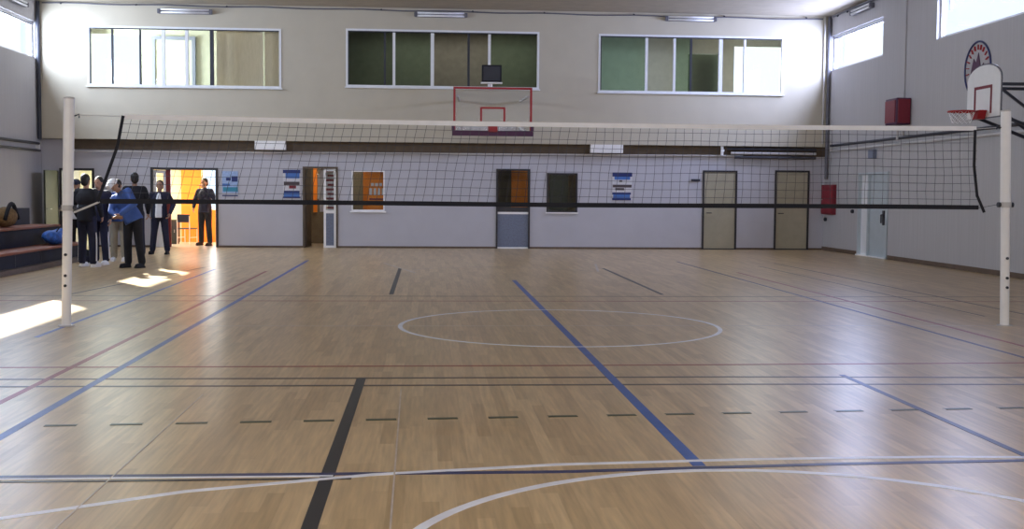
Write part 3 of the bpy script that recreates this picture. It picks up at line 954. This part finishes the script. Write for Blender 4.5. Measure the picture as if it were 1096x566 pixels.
l0 = lamp('fluorescent wall lamp above the leftmost upper window', (-7.76, YU, 6.10), 0)
copy_thing(l0, (-1.14, YU, 6.14), 'fluorescent wall lamp above the middle upper window')
copy_thing(l0, (5.54, YU, 6.16), 'fluorescent wall lamp above the right upper window of the end wall')
copy_thing(l0, (XR, 15.6, 6.13), 'fluorescent lamp on the right wall above its far window', math.radians(-90))
copy_thing(l0, (XL, 16.4, 6.06), 'fluorescent lamp on the left wall above its window', math.radians(90))

# ------------------------------------------------------------------ posters


def poster(label, x0, x1, z0, z1, bands, frame=None):
    t = thing('poster', label, 'poster', ((x0 + x1) / 2, YLW, z0))
    w2, h = (x1 - x0) / 2, z1 - z0
    MB().box(-w2, w2, -.012, 0, 0, h).build('backing', M['p_white'], t)
    for i, (a, b_, l, r_, m) in enumerate(bands):
        MB().box(-w2 + 2 * w2 * l, -w2 + 2 * w2 * r_, -.0165 - i * .0003, -.0125, h * a, h * b_).build('print_block', M[m], t)
    return t


poster('light blue swimming style poster just right of the wide open doorway', -6.90, -6.49, 1.36, 2.02,
       [(.12, 1, 0, 1, 'p_light'), (.62, .74, .25, .55, 'p_navy'), (.58, .80, .6, .98, 'p_navy'), (.18, .36, .05, 1, 'teal'), (.40, .5, 0, .5, 'p_blue'), (0, .05, 0, 1, 'p_navy')])
poster('blue banded poster just left of the brown half open door', -5.31, -4.85, 1.32, 2.07,
       [(.88, 1, 0, 1, 'p_navy'), (.70, .88, .15, .95, 'p_blue'), (.46, .58, .05, .95, 'p_dark'), (.34, .45, .35, .75, 'dred'), (.18, .26, .05, .95, 'p_navy'), (.04, .18, .05, .95, 'p_blue'), (0, .05, 0, 1, 'p_navy')])
poster('blue banded poster alone on the wall left of the two beige doors', 3.53, 4.07, 1.33, 2.08,
       [(.85, 1, 0, 1, 'p_navy'), (.74, .85, .1, .9, 'p_blue'), (.66, .72, .35, .5, 'p_dark'), (.46, .56, .02, .98, 'p_dark'), (.36, .44, .15, .6, 'p_dark'), (.20, .28, 0, .95, 'p_navy'), (.08, .2, .05, .9, 'p_blue'), (0, .08, 0, .95, 'p_navy')])
MB().box(-4.76, -4.65, 20.84, 20.89, 0.9, 2.3).build('wall_orange_strip', M['orange'], kind='structure')
tw = thing('hanging_towel', 'white towel hanging behind the half open brown door', 'towel', (-4.41, 19.6, 1.25))
b = MB()
for k in range(8):
    x_, h_ = -.11 + k * .03, .72 + .05 * math.sin(k * 1.7)
    b.box(x_, x_ + .03, -.012 + .012 * math.sin(k * 2.1), .012 + .012 * math.sin(k * 2.1), .72 - h_ + .05, .72)
b.build('cloth', M['white_c'], tw)
MB().tube([(-.13, 0, .73), (.25, 0, .73)], .012, 6).build('rail', M['lgrey'], tw)
MB().tube([(.25, 0, .73), (.25, 0, -1.25)], .012, 6).build('stand', M['lgrey'], tw)
bn = thing('banner', 'orange banner with pale lettering seen through the small white framed window', 'banner', (-2.80, 18.60, 1.0))
MB().box(-.30, .40, 0, .012, -.05, 1.15).build('cloth', M['orange'], bn)
b = MB()
for k in range(5):
    b.box(-.24 + k * .11, -.17 + k * .11, -.008, -.0005, .42, .60)
for k in range(4):
    b.box(-.20 + k * .11, -.12 + k * .11, -.008, -.0005, .66, .74)
b.build('lettering', M['p_white'], bn)
MB().box(-.24, .25, -.008, -.0005, .28, .33).build('stripe', M['dred'], bn)
for x in (-.30, .40):
    MB().tube([(x, .006, -.05), (x, .006, -1.0)], .012, 6).build('pole', M['dark'], bn)
# mirror-like notice board seen behind the glazed leaf
nb = thing('notice_board', 'patterned white and red notice sheet behind the narrow glazed door leaf', 'notice board', (-4.12, 18.9, 0.95))
MB().box(-.28, .2, 0, .02, 0, 1.2).build('sheet', M['p_white'], nb)
b = MB()
for k in range(9):
    zz = .08 + k * .125
    b.box(-.12 + (k % 2) * .05, .16, -.006, -.0005, zz, zz + .06)
b.build('print', M['dred'], nb)
MB().tube([(-.05, .01, 0), (-.05, .01, -.95)], .012, 6).build('stand', M['dark'], nb)
# ------------------------------------------------------------------ bleachers
bl = thing('bleachers', 'three-tier navy bleachers with reddish plank seats along the left wall', 'bleachers', (0, 0, 0))
ya, yb = -6.0, 12.6
MB().box(-8.86, -8.72, ya, yb, 0, .09).build('plinth', M['plinth'], bl)
MB().box(-9.4, -8.86, ya, yb, 0, .33).build('tier', M['bench_n'], bl)
MB().box(-10.0, -9.401, ya, yb, 0, .71).build('tier', M['bench_n'], bl)
MB().box(-10.6, -10.001, ya, yb, 0, 1.10).build('tier', M['bench_n'], bl, bevel=.01)
MB().box(-9.39, -8.82, ya, yb, .331, .375).build('seat_plank', M['plank'], bl, bevel=.006)
MB().box(-9.99, -9.36, ya, yb, .711, .755).build('seat_plank', M['plank'], bl, bevel=.006)
for k in range(13):
    yv = yb - .05 - k * 1.4
    MB().box(-8.865, -8.858, yv - .03, yv, .095, .32).build('joint_strip', M['dark'], bl)

# bags
bg = thing('sports_bag', 'crumpled bright blue sports bag lying on the lowest bleacher seat', 'bag', (-9.08, 11.35, .376))
b = MB()
b.ell((0, 0, .15), (.20, .50, .15), 20, 12)
b.ell((.03, .25, .20), (.17, .22, .13), 16, 9)
b.ell((-.02, -.28, .18), (.16, .2, .12), 16, 9)
o = b.build('body', M['bluebag'], bg, smooth=True)
MB().tube([(.08, -.22, .26), (.12, -.12, .36), (.12, .12, .36), (.08, .22, .30)], .014, 6).build('handle', M['black'], bg)
MB().box(.16, .205, -.18, .14, .10, .2).build('pocket', M['p_light'], bg, bevel=.02)
bg = thing('duffel_bag', 'tan duffel bag with dark curved handle on the second bleacher seat', 'bag', (-9.72, 10.35, .756))
MB().ell((0, 0, .2), (.2, .36, .2), 20, 12).build('body', M['brownbag'], bg, smooth=True)
MB().tube([(.12, -.36 + .72 * k / 10, .16 + .30 * math.sin(math.pi * k / 10)) for k in range(11)], .04, 8).build('handle', M['black'], bg, smooth=True)
bg = thing('backpack', 'small black bag lying on the floor beside the end of the bleachers', 'bag', (-8.42, 11.2, 0))
MB().ell((0, 0, .14), (.19, .15, .14), 16, 10).build('body', M['black'], bg, smooth=True)
MB().tube([(-.05, -.08, .25), (0, -.12, .31), (.06, -.08, .25)], .012, 6).build('handle', M['black'], bg)
MB().box(-.1, .1, -.165, -.12, .05, .16).build('pocket', M['navy'], bg, bevel=.02)


# ------------------------------------------------------------------ chair, cabinet in the doorway
def chair(label, loc, rz):
    t = thing('chair', label, 'chair', loc, rz)
    MB().box(-.2, .2, -.2, .2, .43, .46).build('seat', M['navy'], t, bevel=.01)
    MB().box(-.19, .19, .18, .21, .62, .84).build('backrest', M['navy'], t, bevel=.01)
    for sx in (-.19, .19):
        MB().tube([(sx, -.19, 0), (sx, -.18, .43)], .014, 8).build('leg', M['white'], t)
        MB().tube([(sx, .21, 0), (sx, .20, .45), (sx, .215, .80)], .014, 8).build('leg', M['white'], t)
        MB().tube([(sx, -.19, .2), (sx, .2, .2)], .01, 6).build('stretcher', M['white'], t)
    return t


chair('white framed chair just inside the wide doorway beside the dark cabinet', (-8.12, 19.75, 0), math.radians(160))
cb = thing('low_cabinet', 'small dark cabinet inside the wide doorway left of the chair', 'cabinet', (-8.62, 20.2, 0))
MB().box(-.17, .17, -.2, .2, .04, .68).build('body', M['door_green'], cb, bevel=.01)
MB().box(-.155, .155, -.215, -.201, .08, .64).build('door', M['darkframe'], cb)
MB().box(-.15, .15, -.18, .18, 0, .04).build('plinth', M['dark'], cb)
MB().tube([(.1, -.216, .4), (.1, -.24, .4), (.1, -.24, .32)], .008, 6).build('handle', M['lgrey'], cb)


# ------------------------------------------------------------------ people
def remeshed(mb, name, m, parent, voxel, smooth_it=4):
    me = bpy.data.meshes.new(name + '_raw')
    me.from_pydata(mb.v, [], mb.f)
    o = bpy.data.objects.new(name + '_raw', me)
    COL.objects.link(o)
    rm = o.modifiers.new('r', 'REMESH')
    rm.mode = 'VOXEL'
    rm.voxel_size = voxel
    rm.use_smooth_shade = True
    sm = o.modifiers.new('s', 'SMOOTH')
    sm.factor = .5
    sm.iterations = smooth_it
    dg = bpy.context.evaluated_depsgraph_get()
    me2 = bpy.data.meshes.new_from_object(o.evaluated_get(dg))
    bpy.data.objects.remove(o)
    bpy.data.meshes.remove(me)
    me2.name = name
    me2.materials.clear()
    me2.materials.append(m)
    me2.polygons.foreach_set('use_smooth', [True] * len(me2.polygons))
    r = bpy.data.objects.new(name, me2)
    COL.objects.link(r)
    r.parent = parent
    return r


def person(label, loc, face_deg, H, top, trousers, shoes='black', lean=0, side=0, turn=0, nod=0,
           L=((-.24, .02, 1.16), (-.26, -.06, .92)), R=((.24, .02, 1.16), (.26, -.06, .92)),
           feetL=(-.11, 0.0), feetR=(.11, -.04), shirt=None, cap=None, hem=.86, stripe=None, long_hair=False):
    """face_deg 0 looks towards the camera end (-Y); L / R are (elbow, wrist) in body space before leaning"""
    t = thing('person', label, 'person', loc, math.radians(face_deg))
    k = H / 1.75
    piv = V((0, 0, .94))
    RX = Matrix.Rotation(math.radians(lean), 3, 'X') @ Matrix.Rotation(math.radians(side), 3, 'Y')

    def U(p):
        p = V(p)
        return (piv + RX @ (p - piv)) * k

    def D(p):
        return V(p) * k
    hips = D((0, 0, .94))
    sL, sR = (-.175, 0, 1.415), (.175, 0, 1.415)
    HR = Matrix.Rotation(math.radians(turn), 3, 'Z') @ Matrix.Rotation(math.radians(nod), 3, 'X')
    neck = U((0, .01, 1.46))
    HM = RX @ HR
    if lean > 25:
        HM = Matrix.Rotation(math.radians(lean * .6), 3, 'X') @ HR

    def Hd(p):       # head space, origin at the base of the skull
        return neck + HM @ (V(p) * k)
    B = MB()
    # torso
    B.ell(hips, (.155 * k, .115 * k, .13 * k), mat3=RX)
    B.ell(U((0, 0, 1.10)), (.135 * k, .10 * k, .17 * k), mat3=RX)
    B.ell(U((0, 0, 1.29)), (.165 * k, .115 * k, .18 * k), mat3=RX)
    B.caps(U((0, .01, 1.43)), U((-.155, 0, 1.415)), .055 * k, .05 * k)
    B.caps(U((0, .01, 1.43)), U((.155, 0, 1.415)), .055 * k, .05 * k)
    B.caps(U((0, .015, 1.40)), Hd((0, -.005, .08)), .055 * k, .05 * k)
    # head
    B.ell(Hd((0, .0, .185)), (.075 * k, .092 * k, .098 * k), 18, 12, HM)
    B.ell(Hd((0, -.03, .12)), (.052 * k, .058 * k, .070 * k), 14, 9, HM)
    B.ell(Hd((0, -.098, .145)), (.012 * k, .018 * k, .022 * k), 8, 6, HM)
    B.ell(Hd((0, -.088, .100)), (.024 * k, .010 * k, .008 * k), 8, 6, HM)
    for sx in (-1, 1):
        B.ell(Hd((sx * .077, .005, .155)), (.010 * k, .020 * k, .032 * k), 8, 6, HM)
    # arms and hands
    C = MB()    # sleeves
    for sx, sh_, (el, wr) in ((-1, sL, L), (1, sR, R)):
        e, w_ = U(el), U(wr)
        s0 = U(sh_)
        B.caps(s0, e, .048 * k, .038 * k)
        B.caps(e, w_, .038 * k, .025 * k)
        C.caps(s0, e, .074 * k, .062 * k)
        C.caps(e, w_ - (w_ - e) * .06, .062 * k, .044 * k)
        d = (w_ - e).normalized()
        inw = V((-sx, 0, 0))
        q = (inw - d * inw.dot(d)).normalized()       # towards the body = palm normal
        acr = d.cross(q).normalized()
        if acr.y > 0:
            acr = -acr                                # thumb side points forward
        for o_ in (-.024, -.008, .008, .024):
            B.caps(w_ + d * .01 * k, w_ + (d * .085 + acr * o_) * k, .016 * k, .012 * k, 8)
        for o_, ln in ((.028, .066), (.0095, .078), (-.0095, .072), (-.028, .056)):
            a0 = w_ + (d * .085 + acr * o_) * k
            a1 = a0 + (d * ln * .5 + q * .012) * k
            a2 = a1 + (d * ln * .38 + q * .032) * k
            B.caps(a0, a1, .0095 * k, .009 * k, 8)
            B.caps(a1, a2, .009 * k, .008 * k, 8)
        a0 = w_ + (d * .03 + acr * .03) * k
        a1 = a0 + (d * .035 + acr * .028 + q * .01) * k
        B.caps(a0, a1, .012 * k, .0105 * k, 8)
        B.caps(a1, a1 + (d * .03 + acr * .004 + q * .012) * k, .0105 * k, .009 * k, 8)
    # legs
    T = MB()
    SH = MB()
    T.ell(hips, (.178 * k, .135 * k, .13 * k))
    for sx, ft in ((-1, feetL), (1, feetR)):
        hp_ = D((sx * .09, 0, .92))
        an = D((ft[0], ft[1] + .03, .09))
        kn = (hp_ + an) / 2 + D((0, -.02, .02))
        B.caps(hp_, kn, .085 * k, .055 * k)
        B.caps(kn, an, .055 * k, .036 * k)
        B.caps(D((ft[0], ft[1] + .03, .045)), D((ft[0] * 1.12, ft[1] - .15, .035)), .036 * k, .028 * k)
        T.caps(hp_, kn, .104 * k, .080 * k)
        T.caps(kn, an + V((0, 0, .02)), .080 * k, .070 * k)
        SH.caps(D((ft[0], ft[1] + .035, .052)), D((ft[0] * 1.12, ft[1] - .15, .045)), .048 * k, .040 * k, 12)
        SH.box(*sorted((k * (ft[0] * 1.06 - .042), k * (ft[0] * 1.06 + .042))), k * (ft[1] - .185), k * (ft[1] + .08), 0, .03 * k)
    remeshed(B, 'body', M['skin'], t, .0075, 3)
    remeshed(T, 'trousers', M[trousers], t, .014)
    remeshed(SH, 'shoes', M[shoes], t, .010, 2)
    # jacket
    C.ell(U((0, 0, 1.29)), (.205 * k, .14 * k, .19 * k), mat3=RX)
    C.ell(U((0, 0, 1.10)), (.170 * k, .13 * k, .18 * k), mat3=RX)
    C.tube([U((0, 0, 1.15)), U((0, 0, 1.0)), U((0, 0, hem))], [.150 * k, .172 * k, .180 * k], 18)
    C.caps(U((0, .01, 1.425)), U(sL), .068 * k, .066 * k)
    C.caps(U((0, .01, 1.425)), U(sR), .068 * k, .066 * k)
    C.tube([U((0, .012, 1.42)), U((0, .012, 1.485))], [.078 * k, .066 * k], 14)
    remeshed(C, 'jacket', M[top], t, .014)
    if shirt:
        F = MB()
        F.ell(U((0, -.07, 1.17)), (.088 * k, .122 * k, .29 * k), mat3=RX)
        F.tube([U((0, -.10, 1.1)), U((0, -.115, .95)), U((0, -.118, .87))], [.085 * k, .09 * k, .09 * k], 14)
        remeshed(F, 'shirt', M[shirt], t, .012)
    # hair
    Hh = MB()
    Hh.ell(Hd((0, .022, .205)), (.085 * k, .092 * k, .098 * k), 20, 12, HM)
    Hh.ell(Hd((0, .045, .15)), (.078 * k, .065 * k, .085 * k), 16, 10, HM)
    if long_hair:
        Hh.ell(Hd((0, .06, .05)), (.085 * k, .05 * k, .12 * k), 16, 10, HM)
    remeshed(Hh, 'hair', M['hair'], t, .011)
    if cap:
        K = MB()
        K.ell(Hd((0, .01, .225)), (.092 * k, .105 * k, .085 * k), 20, 12, HM)
        K.tube([Hd((0, -.06, .235)), Hd((0, -.16, .22))], [.065 * k, .045 * k], 12)
        remeshed(K, 'cap', M[cap], t, .012)
    E_ = MB()
    for sx in (-1, 1):
        E_.ell(Hd((sx * .03, -.084, .178)), (.012 * k, .008 * k, .007 * k), 8, 6, HM)
    E_.build('eyes', M['black'], t, smooth=True)
    if stripe:
        P = MB()
        for sx, ft in ((-1, feetL), (1, feetR)):
            hp_ = D((sx * .165, 0, .86))
            an = D((ft[0] + sx * .072, ft[1] + .03, .12))
            kn = (D((sx * .09, 0, .92)) + D((ft[0], ft[1] + .03, .09))) / 2 + D((sx * .082, -.02, .02))
            P.beam(hp_, kn, .03, .012, up=(1, 0, 0)).beam(kn, an, .03, .012, up=(1, 0, 0))
        P.build('trouser_stripe', M[stripe], t)
    return t


person('person in white top and dark cap standing behind the left volleyball post', (-9.28, 13.5, 0), 10, 1.72, 'white_c', 'black', cap='navy')
person('person in dark jacket and striped trousers seen from behind by the left post', (-8.07, 10.0, 0), 165, 1.80, 'black', 'navy',
       shoes='white_c', stripe='white_c', L=((-.27, .0, 1.15), (-.24, -.12, .96)), R=((.27, .0, 1.15), (.24, -.10, .95)), feetL=(-.15, .02), feetR=(.15, -.10))
person('person in dark jacket with pale collar facing the camera, left in the group', (-8.06, 10.85, 0), -10, 1.76, 'navy', 'navy',
       shoes='white_c', stripe='white_c', turn=-12, nod=6, L=((-.25, .0, 1.16), (-.14, -.20, 1.05)), feetL=(-.10, 0), feetR=(.14, -.06))
person('person in a blue jacket and khaki trousers half hidden behind the one in white cap', (-7.98, 12.0, 0), 5, 1.72, 'blue_j', 'khaki',
       shoes='white_c', nod=15, lean=4, L=((-.26, -.06, 1.16), (-.18, -.24, 1.0)), R=((.24, -.06, 1.16), (.12, -.24, 1.02)))
person('person in a blue jacket, white cap and dark trousers leaning over towards the group', (-7.16, 9.85, 0), -22, 1.80, 'blue_j', 'black',
       lean=10, side=-24, nod=20, turn=-8, cap='white_c', L=((-.20, -.22, 1.20), (-.02, -.36, 1.06)), R=((.27, -.12, 1.14), (.06, -.36, 1.06)), feetL=(-.13, 0), feetR=(.15, .03))
person('tall person in a dark jacket with thick black hair turned away from the camera', (-7.96, 13.3, 0), 200, 1.88, 'black', 'navy',
       L=((-.27, .02, 1.16), (-.27, -.08, .92)), R=((.27, .02, 1.18), (.25, -.14, .98)), feetL=(-.13, 0), feetR=(.15, -.1))
person('person in open dark jacket over white shirt before the wide doorway', (-7.74, 14.75, 0), 0, 1.73, 'navy', 'navy',
       shirt='white_c', L=((-.31, .02, 1.18), (-.25, -.08, .97)), R=((.31, .02, 1.18), (.25, -.08, .97)), feetL=(-.19, 0), feetR=(.16, -.02))
person('person in dark clothes standing inside the wide doorway with one hand raised to the face', (-7.54, 19.25, 0), -20, 1.84, 'navy', 'black',
       turn=-8, nod=8, L=((-.29, .0, 1.18), (-.25, -.14, .98)), R=((.33, -.10, 1.22), (.10, -.20, 1.49)), feetL=(-.13, 0), feetR=(.15, -.05))
